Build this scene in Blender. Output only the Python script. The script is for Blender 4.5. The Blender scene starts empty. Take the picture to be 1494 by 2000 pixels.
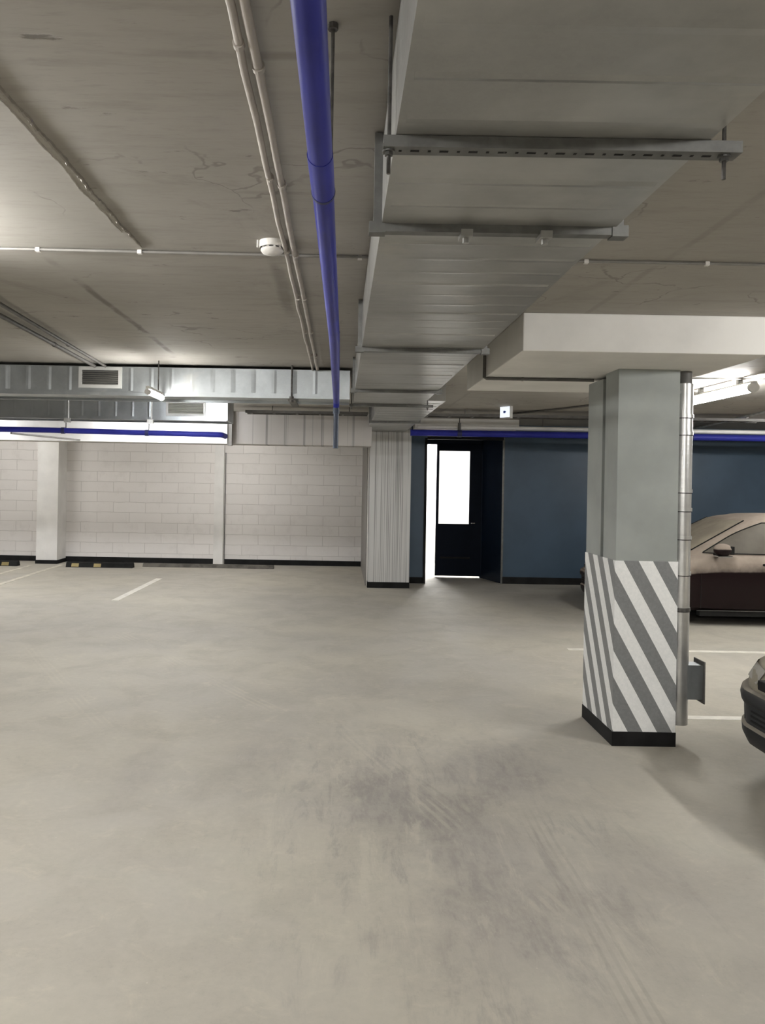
import bpy, bmesh, math, random
import numpy as np
from mathutils import Vector, Matrix
random.seed(7)
S = bpy.context.scene
COL = S.collection
PI = math.pi

# ------------------------------------------------------------------ camera, world, exposure
EYE = 1.65
cd = bpy.data.cameras.new('camera'); cam = bpy.data.objects.new('camera', cd); COL.objects.link(cam)
cd.sensor_fit = 'HORIZONTAL'; cd.sensor_width = 36.0; cd.lens = 36.0 * 1500 / 1494
cd.shift_x = (747 - 665) / 1494; cd.shift_y = -(1000 - 938) / 1494
cd.clip_start = 0.05; cd.clip_end = 100
cam.location = (0, 0, EYE); cam.rotation_euler = (PI / 2, -0.0175, 0)
S.camera = cam
S.view_settings.view_transform = 'Standard'; S.view_settings.look = 'None'
S.view_settings.exposure = 0.2; S.view_settings.gamma = 1.0; S.view_settings.use_curve_mapping = False
w = bpy.data.worlds.new('world'); S.world = w; w.use_nodes = True
w.node_tree.nodes['Background'].inputs[0].default_value = (0.9, 0.95, 1, 1)
w.node_tree.nodes['Background'].inputs[1].default_value = 0.02
S.cycles.max_bounces = 7; S.cycles.diffuse_bounces = 4; S.cycles.glossy_bounces = 3
S.cycles.use_adaptive_sampling = True; S.cycles.adaptive_threshold = 0.04
S.cycles.use_denoising = True; S.cycles.sample_clamp_indirect = 6.0
S.cycles.caustics_reflective = False; S.cycles.caustics_refractive = False
LAMP = 125.0                   # tube radiance
WARM = (1.0, 0.985, 0.955); COOL = (0.97, 0.98, 1.0)

# ------------------------------------------------------------------ material helpers
class NT:
    def __init__(s, name):
        s.m = bpy.data.materials.new(name); s.m.use_nodes = True
        s.t = s.m.node_tree; s.b = s.t.nodes['Principled BSDF']
        s.tc = None
    def n(s, typ, *a, **p):
        x = s.t.nodes.new('ShaderNode' + typ)
        ins = p.pop('ins', {})
        for k, v in p.items(): setattr(x, k, v)
        for i, v in list(enumerate(a)) + list(ins.items()):
            if v is None: continue
            if isinstance(v, bpy.types.NodeSocket): s.t.links.new(v, x.inputs[i])
            else: x.inputs[i].default_value = v
        return x
    def obj(s):
        if not s.tc: s.tc = s.n('TexCoord')
        return s.tc.outputs['Object']
    def map(s, scale=(1, 1, 1), loc=(0, 0, 0), rot=(0, 0, 0)):
        return s.n('Mapping', s.obj(), loc, rot, scale).outputs[0]
    def noise(s, scale, detail=4, rough=.55, vec=None, dist=0.0):
        return s.n('TexNoise', vec or s.obj(), ins={'Scale': scale, 'Detail': detail, 'Roughness': rough, 'Distortion': dist}).outputs[0]
    def math(s, op, a, b=0.0, c=0.0, clamp=False):
        return s.n('Math', a, b, c, operation=op, use_clamp=clamp).outputs[0]
    def ramp(s, f, lo, hi, a=0.0, b=1.0):
        return s.n('MapRange', f, lo, hi, a, b, interpolation_type='SMOOTHSTEP').outputs[0]
    def mix(s, f, a, b, blend='MIX'):
        x = s.n('Mix', data_type='RGBA', blend_type=blend)
        for i, v in ((0, f), (6, a), (7, b)):
            if isinstance(v, bpy.types.NodeSocket): s.t.links.new(v, x.inputs[i])
            else: x.inputs[i].default_value = v if i == 0 else (*v, 1)
        return x.outputs[2]
    def xyz(s): return s.n('SeparateXYZ', s.obj()).outputs
    def set(s, **k):
        for a, v in k.items():
            a = {'col': 'Base Color', 'rough': 'Roughness', 'metal': 'Metallic', 'normal': 'Normal', 'spec': 'Specular IOR Level',
                 'coat': 'Coat Weight', 'em': 'Emission Color', 'es': 'Emission Strength', 'alpha': 'Alpha'}[a]
            if isinstance(v, bpy.types.NodeSocket): s.t.links.new(v, s.b.inputs[a])
            else: s.b.inputs[a].default_value = (*v, 1) if isinstance(v, tuple) and len(v) == 3 else v
        return s
    def bump(s, h, strength=.3, dist=.01):
        s.t.links.new(s.n('Bump', ins={'Strength': strength, 'Distance': dist, 'Height': h}).outputs[0], s.b.inputs['Normal']); return s

def simple(name, col, rough=.6, metal=0.0, var=.18, scale=6, bump=0.0, spec=.5):
    t = NT(name); f = t.noise(scale, 5)
    d = tuple(c * (1 - var) for c in col); l = tuple(min(1, c * (1 + var)) for c in col)
    t.set(col=t.mix(t.ramp(f, .3, .7), d, l), rough=rough, metal=metal, spec=spec)
    if bump: t.bump(t.noise(scale * 6, 3), bump, .005)
    return t.m

M = {}
# --- floor: dusty poured concrete
t = NT('floor_concrete')
X, Y, _z = t.xyz()
big = t.noise(.55, 5, .55); mid = t.noise(2.3, 8, .62, dist=.6); fine = t.noise(26, 6, .7)
c = t.mix(t.ramp(big, .36, .66), (.445, .42, .37), (.50, .468, .395))
c = t.mix(t.math('MULTIPLY', t.ramp(mid, .42, .72), .45), c, (.39, .365, .315))
c = t.mix(t.math('MULTIPLY', t.ramp(t.noise(5.5, 9, .72, dist=.8), .52, .72), .4), c, (.59, .55, .455))
def blob(cx, cy, rx, ry, rot=0.0):
    dx = t.math('SUBTRACT', X, cx); dy = t.math('SUBTRACT', Y, cy)
    a = t.math('ADD', t.math('MULTIPLY', dx, math.cos(rot) / rx), t.math('MULTIPLY', dy, math.sin(rot) / rx))
    b = t.math('ADD', t.math('MULTIPLY', dx, -math.sin(rot) / ry), t.math('MULTIPLY', dy, math.cos(rot) / ry))
    d = t.math('SQRT', t.math('ADD', t.math('MULTIPLY', a, a), t.math('MULTIPLY', b, b)))
    d = t.math('ADD', d, t.math('MULTIPLY', t.math('SUBTRACT', t.noise(3.2, 7, .7), .5), 1.5))
    return t.ramp(d, 1.05, .35)
grit = t.ramp(t.noise(8, 10, .8, vec=t.map((1.5, .6, 1), rot=(0, 0, .3))), .42, .6)
for (cx, cy, rx, ry, rot, amt) in ((.3, 4.0, .34, .7, .35, .72), (.92, 4.4, .42, .6, .2, .55), (.70, 3.0, .45, .36, 0, .5), (.62, 3.6, .3, .6, 0, .45),
                                   (.5, 2.7, .4, .25, 0, .35), (-.45, 4.6, .3, .7, 0, .2), (-1.1, 4.3, .16, .6, 0, .25), (1.3, 3.2, .3, .4, 0, .25), (.2, 6.2, .8, .5, 0, .2)):
    f = t.math('MULTIPLY', t.math('MULTIPLY', blob(cx, cy, rx, ry, rot), t.math('ADD', t.math('MULTIPLY', grit, .5), .5)), amt)
    c = t.mix(f, c, (.262, .24, .228))
zone = blob(.45, 3.7, 1.25, 1.9, .15)
sk = t.noise(2.2, 9, .74, vec=t.map((3.4, .75, 1), rot=(0, 0, .22)), dist=.4)
c = t.mix(t.math('MULTIPLY', t.math('MULTIPLY', t.ramp(sk, .50, .64), zone), .5), c, (.27, .25, .235))
c = t.mix(t.math('MULTIPLY', t.math('MULTIPLY', t.ramp(sk, .47, .36), zone), .45), c, (.57, .535, .45))
gr2 = t.noise(38, 8, .8)
c = t.mix(t.math('MULTIPLY', t.math('MULTIPLY', t.ramp(gr2, .5, .68), t.ramp(mid, .4, .65)), .3), c, (.29, .27, .245))
def track(x0, slope, width, amt, dark, lo, hi, n=4):
    global c
    q = t.math('SUBTRACT', t.math('SUBTRACT', X, x0), t.math('MULTIPLY', Y, slope))
    q = t.math('ADD', q, t.math('MULTIPLY', t.math('SUBTRACT', t.noise(.6, 1), .5), .1))
    env = t.ramp(t.math('ABSOLUTE', q), width, width * .7)
    st = t.ramp(t.math('SINE', t.math('MULTIPLY', q, n * PI / width)), -.2, .8)
    env = t.math('MULTIPLY', env, t.math('MULTIPLY', t.ramp(Y, lo, lo + .6), t.ramp(Y, hi, hi - .8)))
    env = t.math('MULTIPLY', env, t.ramp(t.noise(2.2, 5, .6), .38, .62))
    c = t.mix(t.math('MULTIPLY', t.math('MULTIPLY', env, st), amt), c, dark)
track(.97, 0.0, .075, .3, (.25, .225, .2), 1.6, 4.2)
track(1.9, -.36, .11, .45, (.54, .5, .42), 2.5, 5.6)
track(3.5, -.72, .12, .4, (.56, .52, .43), 5.2, 8.6)
track(2.2, -.42, .1, .3, (.24, .22, .2), 3.2, 5.2)
track(1.6, -.62, .10, .4, (.56, .52, .43), 4.8, 7.8)
c = t.mix(t.math('MULTIPLY', t.ramp(fine, .3, .7), .12), c, (.27, .25, .22))
spk = t.ramp(t.n('TexVoronoi', t.obj(), ins={'Scale': 9.0}).outputs[0], .035, .02)
c = t.mix(t.math('MULTIPLY', spk, .4), c, (.66, .63, .56))
t.set(col=c, rough=t.ramp(mid, .3, .7, .62, .85), spec=.3).bump(t.math('ADD', fine, t.math('MULTIPLY', mid, 2)), .12, .004)
M['floor'] = t.m
# --- ceiling: board-cast concrete, grain along X
t = NT('ceiling_concrete'); X, Y, _z = t.xyz()
grain = t.noise(7, 7, .68, vec=t.map((.35, 2.2, 1)))
big = t.noise(.7, 4, .5)
c = t.mix(t.ramp(big, .35, .65), (.335, .318, .285), (.40, .38, .345))
c = t.mix(t.math('MULTIPLY', t.ramp(grain, .45, .75), .5), c, (.27, .253, .225))
c = t.mix(t.math('MULTIPLY', t.ramp(t.noise(1.6, 8, .7, dist=1.2), .56, .74), .5), c, (.24, .225, .2))
wv = t.n('VectorMath', t.map((1.0, .8, 1)), t.n('VectorMath', t.n('TexNoise', t.obj(), ins={'Scale': 1.7, 'Detail': 5.0}).outputs[1], (.9, .9, 0), operation='MULTIPLY').outputs[0], operation='ADD').outputs[0]
vo = t.n('TexVoronoi', wv, ins={'Scale': 1.5}, feature='DISTANCE_TO_EDGE').outputs[0]
crk = t.math('MULTIPLY', t.ramp(vo, .011, .002), t.ramp(t.noise(1.3, 5, .6, vec=t.map((1, 1, 1), loc=(5, 2, 0))), .52, .6))
c = t.mix(t.math('MULTIPLY', crk, .45), c, (.13, .12, .105))
spots = t.ramp(t.noise(5.5, 6, .62, vec=t.map((.8, 2.0, 1), loc=(3, 1, 0))), .66, .73)
c = t.mix(t.math('MULTIPLY', spots, .7), c, (.12, .108, .095))
def seam(coord, pos, wd, col, amt, lo=-99, hi=99, other=None):
    global c
    q = t.math('ADD', t.math('SUBTRACT', coord, pos), t.math('MULTIPLY', t.math('SUBTRACT', t.noise(1.5, 4), .5), .05))
    f = t.ramp(t.math('ABSOLUTE', q), wd, wd * .25)
    if other is not None: f = t.math('MULTIPLY', f, t.math('MULTIPLY', t.ramp(other, lo, lo + .3), t.ramp(other, hi, hi - .3)))
    f = t.math('MULTIPLY', f, t.ramp(t.noise(4, 4), .32, .55))
    c = t.mix(t.math('MULTIPLY', f, amt), c, col)
seam(X, -1.3, .03, (.13, .12, .105), .75, 3.3, 6.0, Y)
seam(X, -.83, .04, (.2, .18, .155), .4, .3, 3.3, Y)
seam(X, -.30, .05, (.14, .13, .115), .5, 3.2, 4.6, Y)
seam(Y, 1.72, .025, (.15, .135, .12), .55, -.5, .1, X)
seam(Y, 2.55, .02, (.16, .15, .13), .3, -.5, .1, X)
seam(X, 1.35, .025, (.2, .185, .165), .3)
fg = t.noise(40, 5, .7, vec=t.map((.3, 1.4, 1)))
c = t.mix(t.math('MULTIPLY', t.ramp(fg, .5, .72), .22), c, (.2, .188, .168))
pits = t.ramp(t.noise(17, 4, .6, vec=t.map((.7, 1.1, 1), loc=(1, 4, 0))), .70, .76)
c = t.mix(t.math('MULTIPLY', pits, .5), c, (.13, .12, .105))
t.set(col=c, rough=.74, spec=.25).bump(t.math('ADD', grain, t.math('MULTIPLY', spots, -2)), .16, .006)
M['ceiling'] = t.m
# --- white painted blockwork
t = NT('white_blockwork')
v = t.n('CombineXYZ', t.xyz()[0], t.xyz()[2], 0.0).outputs[0]
vv = t.n('VectorMath', v, t.n('VectorMath', t.n('TexNoise', t.obj(), ins={'Scale': 3.0}).outputs[1], (.03, .03, 0), operation='MULTIPLY').outputs[0], operation='ADD').outputs[0]
bk = t.n('TexBrick', vv, ins={'Scale': 1.0, 'Mortar Size': .006, 'Mortar Smooth': .6, 'Brick Width': .62, 'Row Height': .195, 'Color1': (.78, .75, .725, 1), 'Color2': (.74, .71, .685, 1), 'Mortar': (.56, .53, .505, 1)})
c = t.mix(t.math('MULTIPLY', t.ramp(t.noise(3.5, 8, .7), .5, .75), .4), bk.outputs[0], (.6, .565, .54))
c = t.mix(t.math('MULTIPLY', t.ramp(t.noise(8, 6, .7, vec=t.map((2.5, 1, .5))), .58, .75), .5), c, (.52, .49, .465))
t.set(col=c, rough=.75, spec=.25).bump(t.math('ADD', t.math('MULTIPLY', bk.outputs[1], -1.0), t.math('MULTIPLY', t.noise(20, 4), .5)), .35, .008)
M['block'] = t.m
M['white'] = simple('white_plaster', (.74, .725, .70), .75, var=.06, scale=3, bump=.08)
M['panelwhite'] = simple('panel_plaster', (.78, .765, .735), .7, var=.07, scale=2.2, bump=.08)
def streaks(name, a, b, scale, lo, hi):
    t = NT(name)
    f = t.ramp(t.noise(scale, 3, .75, vec=t.map((1, .0, .004))), lo, hi)
    g = t.ramp(t.noise(scale * 3.1, 2, .6, vec=t.map((1, .0, .003), loc=(7, 0, 0))), .42, .5)
    c = t.mix(f, a, b); c = t.mix(t.math('MULTIPLY', g, .45), c, a)
    c = t.mix(t.math('MULTIPLY', t.ramp(t.noise(2, 4), .4, .7), .25), c, tuple(x * .75 for x in a))
    t.set(col=c, rough=.7, spec=.3); return t.m
M['streak_col'] = streaks('streaked_column_paint', (.66, .655, .64), (.22, .22, .215), 42, .5, .56)
M['streak_beam'] = streaks('board_cast_beam', (.50, .475, .45), (.27, .26, .245), 9, .55, .6)
M['pillar'] = simple('grey_pillar_paint', (.30, .32, .305), .55, var=.1, scale=2.5, bump=.06)
M['gap'] = simple('dark_joint', (.02, .022, .02), .9)
M['base'] = simple('black_base_paint', (.009, .009, .009), .7, var=.4, spec=.2)
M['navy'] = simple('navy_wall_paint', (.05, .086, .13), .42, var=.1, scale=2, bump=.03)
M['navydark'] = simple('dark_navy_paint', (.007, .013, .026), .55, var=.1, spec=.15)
# hazard stripes on the pillar wrap
t = NT('hazard_stripes'); X, Y, Zc = t.xyz()
q = t.math('ADD', Zc, t.math('ADD', t.math('MULTIPLY', t.math('SUBTRACT', X, 1.746), 1.80), t.math('MULTIPLY', t.math('SUBTRACT', 4.859, Y), 1.7)))
q = t.math('FRACT', t.math('ADD', t.math('DIVIDE', t.math('SUBTRACT', q, .772), .334), 20.0))
wf = t.math('LESS_THAN', q, .49)
sp = t.noise(60, 4, .7)
g = t.mix(t.ramp(sp, .3, .7), (.185, .19, .192), (.22, .225, .228)); wh = t.mix(t.ramp(sp, .3, .7), (.80, .81, .80), (.88, .88, .87))
t.set(col=t.mix(wf, g, wh), rough=.5).bump(sp, .05, .003); M['stripe'] = t.m
# --- metals and small stuff
def galv(name, col, rough, streak=(1, 1, 1), metal=.9):
    t = NT(name)
    sp = t.n('TexVoronoi', t.map((28, 28, 28))).outputs[1]
    g = t.n('SeparateColor', sp).outputs[0]
    ln = t.noise(14, 4, .6, vec=t.map(streak)); cl = t.noise(1.8, 5, .6)
    d = tuple(x * .78 for x in col); l = tuple(min(1, x * 1.15) for x in col)
    c = t.mix(t.ramp(cl, .35, .68), d, l); c = t.mix(t.math('MULTIPLY', g, .12), c, l)
    dust = t.ramp(t.noise(3, 7, .7, dist=.5), .57, .72)
    c = t.mix(t.math('MULTIPLY', dust, .3), c, (.5, .47, .41))
    r = t.math('ADD', t.math('MULTIPLY', ln, .22), rough - .08)
    t.set(col=c, rough=r, metal=t.math('SUBTRACT', metal, t.math('MULTIPLY', dust, .35))).bump(ln, .1, .002); return t.m
M['galv'] = galv('galvanised_sheet', (.39, .39, .375), .30, (.12, 2.2, 2.2), .6)
M['galvx'] = galv('galvanised_sheet_cross', (.42, .445, .455), .33, (2.2, 2.2, .12))
t = NT('riser_spiral_sheet'); t.set(col=t.mix(t.ramp(t.noise(5, 5), .3, .7), (.5, .5, .49), (.68, .68, .67)), metal=.8, rough=.3); M['riser'] = t.m
M['steel'] = simple('zinc_channel', (.17, .17, .163), .45, .85, var=.15, scale=20)
M['slot'] = simple('slot_black', (.01, .01, .01), .9)
M['rod'] = simple('threaded_rod', (.10, .095, .09), .55, .6, var=.3, scale=40)
M['rodlight'] = simple('pale_rod', (.6, .6, .58), .45, .4)
M['blue'] = simple('blue_pipe_paint', (.028, .033, .26), .42, var=.12, scale=5, bump=.02, spec=.14)
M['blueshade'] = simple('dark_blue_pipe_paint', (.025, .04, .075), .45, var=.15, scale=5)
M['bluering'] = simple('dark_blue_ring', (.012, .016, .09), .5)
M['conduit'] = simple('beige_conduit', (.44, .405, .365), .5, var=.1, scale=12)
M['conduitgrey'] = simple('grey_conduit', (.22, .21, .195), .5, var=.12, scale=12)
M['conduitdark'] = simple('dark_conduit', (.10, .095, .088), .6, var=.2, scale=12)
M['clip'] = simple('white_plastic_clip', (.75, .73, .70), .4, var=.05)
M['plastic'] = simple('white_plastic', (.78, .76, .72), .35, var=.05)
M['grilleframe'] = simple('grille_frame', (.50, .50, .48), .45, .3, var=.06)
M['slat'] = simple('grille_slat', (.20, .195, .18), .5, .3, var=.1)
M['slatpale'] = simple('pale_grille_slat', (.52, .52, .45), .5, .1, var=.08)
M['rubber'] = simple('black_rubber', (.014, .014, .014), .85, var=.3, spec=.2)
M['dustrubber'] = simple('dusty_rubber', (.10, .092, .08), .85, var=.4)
M['yellow'] = simple('yellow_reflector', (.30, .235, .09), .5, var=.2)
M['line'] = simple('white_line_paint', (.74, .71, .64), .6, var=.12, scale=9)
M['lineworn'] = simple('worn_line_paint', (.60, .565, .48), .7, var=.18, scale=9)
M['blueface'] = simple('blue_pictogram', (.06, .12, .5), .5)
M['chrome'] = simple('chrome', (.7, .7, .7), .15, 1.0, var=.03)
M['doorleaf'] = simple('dark_door_paint', (.004, .007, .014), .5, var=.1, spec=.08)
def emit(name, col, s):
    t = NT(name); t.set(col=(.9, .9, .9), em=col, es=s); return t.m
M['tube'] = emit('lit_tube', WARM, LAMP)
M['tubelobby'] = emit('lit_lobby_tube', COOL, LAMP * 3)
M['tubecool'] = emit('lit_tube_cool', COOL, LAMP)
M['signlit'] = emit('lit_sign_face', (.8, .88, 1.0), .8)
M['frost'] = None
t = NT('frosted_door_glass'); t.set(col=(.95, .96, .96), rough=.35); t.b.inputs['Transmission Weight'].default_value = 1.0; t.b.inputs['IOR'].default_value = 1.05; M['frost'] = t.m
# car materials: paint with settled dust on upward faces
def dusty(name, paint, dust, lo, hi, rough=.3, amt=.93, coat=.6):
    t = NT(name)
    nz = t.n('SeparateXYZ', t.n('NewGeometry').outputs['Normal']).outputs[2]
    nz = t.math('ADD', nz, t.math('MULTIPLY', t.math('SUBTRACT', t.noise(7, 5, .6), .5), .22))
    f = t.math('MULTIPLY', t.ramp(nz, lo, hi), amt)
    dn = t.mix(t.ramp(t.noise(4, 6, .6), .35, .65), tuple(x * .82 for x in dust), dust)
    t.set(col=t.mix(f, paint, dn), spec=.22, rough=t.math('ADD', t.math('MULTIPLY', f, .5), rough), coat=t.math('SUBTRACT', coat, t.math('MULTIPLY', f, coat)))
    return t.m
M['maroon'] = dusty('dusty_maroon_paint', (.008, .002, .003), (.40, .335, .28), .03, .34, rough=.42, coat=.1)
M['tan'] = dusty('dusty_grey_paint', (.05, .048, .045), (.30, .27, .21), -.25, .35)
M['cladding'] = dusty('dusty_black_plastic', (.018, .019, .021), (.27, .245, .205), .12, .75, rough=.5, coat=0.0)
M['windshield'] = simple('dust_covered_windscreen', (.34, .30, .235), .6, var=.12, scale=5)
M['sideglass'] = simple('dust_filmed_glass', (.13, .118, .10), .5, var=.12, scale=4, spec=.2)
M['headlight'] = simple('dusty_headlight', (.26, .24, .2), .45, 0, var=.15)
M['rim'] = simple('alloy_rim', (.4, .4, .4), .35, .8)

# ------------------------------------------------------------------ mesh helpers
class MB:
    def __init__(s): s.v = []; s.f = []
    def add(s, vs, fs):
        o = len(s.v); s.v += [tuple(v) for v in vs]; s.f += [tuple(i + o for i in f) for f in fs]; return s
    def box(s, x0, x1, y0, y1, z0, z1):
        vs = [(x, y, z) for x in (x0, x1) for y in (y0, y1) for z in (z0, z1)]
        return s.add(vs, [(0, 1, 3, 2), (4, 6, 7, 5), (0, 4, 5, 1), (2, 3, 7, 6), (0, 2, 6, 4), (1, 5, 7, 3)])
    def tube(s, pts, r, n=16, cap=True):
        pts = [Vector(p) for p in pts]; rings = []
        up = None
        for i, p in enumerate(pts):
            a = pts[max(0, i - 1)]; b = pts[min(len(pts) - 1, i + 1)]
            d = (b - a).normalized()
            if up is None: up = Vector((0, 0, 1)) if abs(d.z) < .9 else Vector((1, 0, 0))
            sx = d.cross(up)
            if sx.length < 1e-4: sx = d.cross(Vector((0, 1, 0)))
            sx.normalize(); up = sx.cross(d).normalized()
            rr = r[i] if isinstance(r, (list, tuple)) else r
            rings.append([p + sx * (rr * math.cos(2 * PI * k / n)) + up * (rr * math.sin(2 * PI * k / n)) for k in range(n)])
        vs = [v for R in rings for v in R]; fs = []
        for i in range(len(rings) - 1):
            for k in range(n): fs.append((i * n + k, i * n + (k + 1) % n, (i + 1) * n + (k + 1) % n, (i + 1) * n + k))
        if cap:
            fs.append(tuple(range(n))[::-1]); fs.append(tuple((len(rings) - 1) * n + k for k in range(n)))
        return s.add(vs, fs)
    def grid(s, P, closed_u=False):          # P[i][j]
        n = len(P); m = len(P[0]); vs = [p for r in P for p in r]; fs = []
        for i in range(n - 1):
            for j in range(m - (0 if closed_u else 1)):
                fs.append((i * m + j, i * m + (j + 1) % m, (i + 1) * m + (j + 1) % m, (i + 1) * m + j))
        return s.add(vs, fs)
    def prism(s, poly, axis, a, b):          # polygon in the two other axes, extruded along axis
        def pt(u, v, w): return {'x': (w, u, v), 'y': (u, w, v), 'z': (u, v, w)}[axis]
        n = len(poly); vs = [pt(u, v, a) for u, v in poly] + [pt(u, v, b) for u, v in poly]
        fs = [tuple(range(n)), tuple(range(n, 2 * n))[::-1]] + [(i, n + i, n + (i + 1) % n, (i + 1) % n) for i in range(n)]
        return s.add(vs, fs)
    def build(s, name, m, parent=None, smooth=False, bevel=0.0, at=None):
        me = bpy.data.meshes.new(name); me.from_pydata(s.v, [], s.f); me.validate()
        bm = bmesh.new(); bm.from_mesh(me)
        bmesh.ops.recalc_face_normals(bm, faces=bm.faces[:])
        if bevel: bmesh.ops.bevel(bm, geom=bm.edges[:], offset=bevel, segments=2, profile=.6, affect='EDGES', clamp_overlap=True)
        bm.to_mesh(me); bm.free()
        if smooth:
            me.polygons.foreach_set('use_smooth', [True] * len(me.polygons))
            me.set_sharp_from_angle(angle=math.radians(42))
        me.materials.append(m if not isinstance(m, str) else M[m])
        o = bpy.data.objects.new(name, me); COL.objects.link(o)
        if parent is not None: o.parent = parent
        if at: o.location = at
        return o

def thing(name, label, cat, loc=(0, 0, 0), rz=0.0, group=None):
    o = bpy.data.objects.new(name, None); COL.objects.link(o); o.location = loc; o.rotation_euler = (0, 0, rz)
    o['label'] = label; o['category'] = cat
    if group: o['group'] = group
    return o
def tag(o, label, cat, group=None):
    o['label'] = label; o['category'] = cat
    if group: o['group'] = group
    return o
def struct(o, label=None, cat=None):
    o['kind'] = 'structure'
    if label: o['label'] = label; o['category'] = cat
    return o
def arc(c, r, a0, a1, n, plane):             # quarter bends for pipes
    out = []
    for i in range(n + 1):
        a = a0 + (a1 - a0) * i / n; u, v = r * math.cos(a), r * math.sin(a)
        out.append({'yz': (c[0], c[1] + u, c[2] + v), 'xy': (c[0] + u, c[1] + v, c[2]), 'xz': (c[0] + u, c[1], c[2] + v)}[plane])
    return out

CEIL = 2.6
# ------------------------------------------------------------------ room shell
floor = struct(MB().box(-9.2, 9.2, -6.2, 15.8, -.2, 0).build('floor', 'floor'))
ceiling = struct(MB().box(-9.2, 9.2, -6.2, 15.8, CEIL, CEIL + .25).build('ceiling', 'ceiling'))
struct(MB().box(-9.2, .43, 14.75, 15.0, 0, CEIL).build('wall_back', 'block'))
struct(MB().box(-9.2, -9.0, -6.0, 14.75, 0, CEIL).build('wall_left', 'white'))
struct(MB().box(9.0, 9.2, -6.0, 12.6, 0, CEIL).build('wall_right', 'white'))
struct(MB().box(-9.0, 9.0, -6.2, -6.0, 0, CEIL).build('wall_front', 'white'))
# low slab over the far left bays: flat white fascia on the left, board-cast on the right
o = struct(MB().box(-9.0, .43, 10.9, 11.35, 2.14, CEIL).build('beam', 'streak_beam'), 'board-cast concrete downstand above the white block wall', 'beam')
struct(MB().box(-9.0, -1.6, 10.78, 10.9, 2.135, CEIL).build('trim_1', 'white'))
struct(MB().box(-1.6, -1.54, 10.8, 10.9, 2.11, CEIL).build('trim_2', 'conduitgrey'))
# pilasters on the back wall
p = struct(MB().box(-5.645, -5.255, 14.3, 14.75, 0, CEIL).build('wall_pilaster', 'white'), 'square white pilaster at the left end of the block wall', 'pilaster')
MB().box(-5.655, -5.245, 14.29, 14.75, 0, .07).build('base_band', 'base', p)
p = struct(MB().box(-2.41, -2.23, 14.68, 14.75, 0, CEIL).build('wall_pilaster', 'white'), 'narrow white pilaster in the middle of the block wall', 'pilaster')
MB().box(-2.215, -2.2, 14.735, 14.75, 0, 2.14).build('joint', 'conduitdark', p)
for i, (a, b) in enumerate(((-9.0, -5.66), (-5.245, -2.41), (-2.2, .43))):
    struct(MB().box(a, b, 14.735, 14.75, 0, .1).build('baseboard_back_%d' % (i + 1), 'base'))
# wall stub with the streaked column in front
wc = struct(MB().box(.43, 1.08, 12.0, 15.0, 0, CEIL).build('wall_stub', 'panelwhite'))
c2 = thing('column', 'white column streaked with fine vertical grey lines beside the dark door', 'column', (0, 0, 0)); struct(c2)
MB().box(.445, 1.085, 11.86, 12.0, .09, CEIL).build('shaft', 'streak_col', c2)
MB().box(.438, 1.09, 11.85, 12.0, 0, .09).build('base_band', 'base', c2)
MB().box(.415, .43, 12.1, 14.7, 0, CEIL).build('side_sheet', 'conduitgrey', wc)
# navy walls, door recess, bright lobby behind it
struct(MB().box(1.08, 1.4, 12.46, 12.6, 0, CEIL).build('wall_navy_left', 'navy'))
struct(MB().box(1.4, 2.64, 12.46, 12.6, 2.345, CEIL).build('trim_3', 'base'))
struct(MB().box(1.36, 1.4, 12.44, 12.62, 0, 2.36).build('trim_4', 'base'))
struct(MB().box(2.66, 9.0, 12.62, 12.8, 0, CEIL).build('wall_navy_right', 'navy'))
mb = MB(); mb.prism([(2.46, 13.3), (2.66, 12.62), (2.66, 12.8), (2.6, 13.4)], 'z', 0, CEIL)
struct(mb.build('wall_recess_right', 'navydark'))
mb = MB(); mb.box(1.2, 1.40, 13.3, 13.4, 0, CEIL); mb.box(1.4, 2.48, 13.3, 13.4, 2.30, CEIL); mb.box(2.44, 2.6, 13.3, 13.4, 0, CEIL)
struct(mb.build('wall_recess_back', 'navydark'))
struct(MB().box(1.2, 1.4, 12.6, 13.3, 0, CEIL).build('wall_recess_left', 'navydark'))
struct(MB().box(2.655, 2.685, 12.6, 12.63, 0, 2.42).build('trim_5', 'steel'))
struct(MB().box(2.68, 9.0, 12.6, 12.62, 0, .11).build('baseboard_right', 'base'))
struct(MB().box(1.08, 1.36, 12.445, 12.46, 0, .1).build('baseboard_left', 'base'))
mb = MB(); mb.box(.98, 1.08, 13.4, 15.75, 0, CEIL); mb.box(3.0, 3.1, 13.4, 15.75, 0, CEIL); mb.box(.98, 3.1, 15.6, 15.75, 0, CEIL); mb.box(2.6, 3.0, 13.3, 13.4, 0, CEIL); mb.box(1.08, 1.2, 13.3, 13.4, 0, CEIL)
struct(mb.build('wall_lobby', 'white'))
d = struct(thing('door_1', 'dark door with a tall bright glazed panel standing ajar', 'door', (1.66, 13.28, 0)))
mb = MB(); mb.box(0, .045, 0, .05, .03, 2.32); mb.box(.575, .78, 0, .05, .03, 2.32); mb.box(.045, .575, 0, .05, .03, .93); mb.box(.045, .575, 0, .05, 2.19, 2.32)
mb.build('leaf', 'doorleaf', d)
MB().box(.045, .575, .02, .03, .93, 2.19).build('glass_panel', 'frost', d)['label'] = 'tall frosted glass panel lit from behind'
mb = MB(); mb.tube([(.655, -.05, .95), (.655, 0, .95)], .012); mb.tube([(.655, -.05, .95), (.6, -.055, .95)], .012); mb.build('handle', 'chrome', d, True)
MB().box(.08, .6, -.012, 0, .33, .36).build('push_bar', 'base', d)
# pale downstand over the door and dark pier
struct(MB().box(1.1, 2.66, 11.5, 11.8, 2.45, CEIL).build('trim_6', 'panelwhite'))
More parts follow.
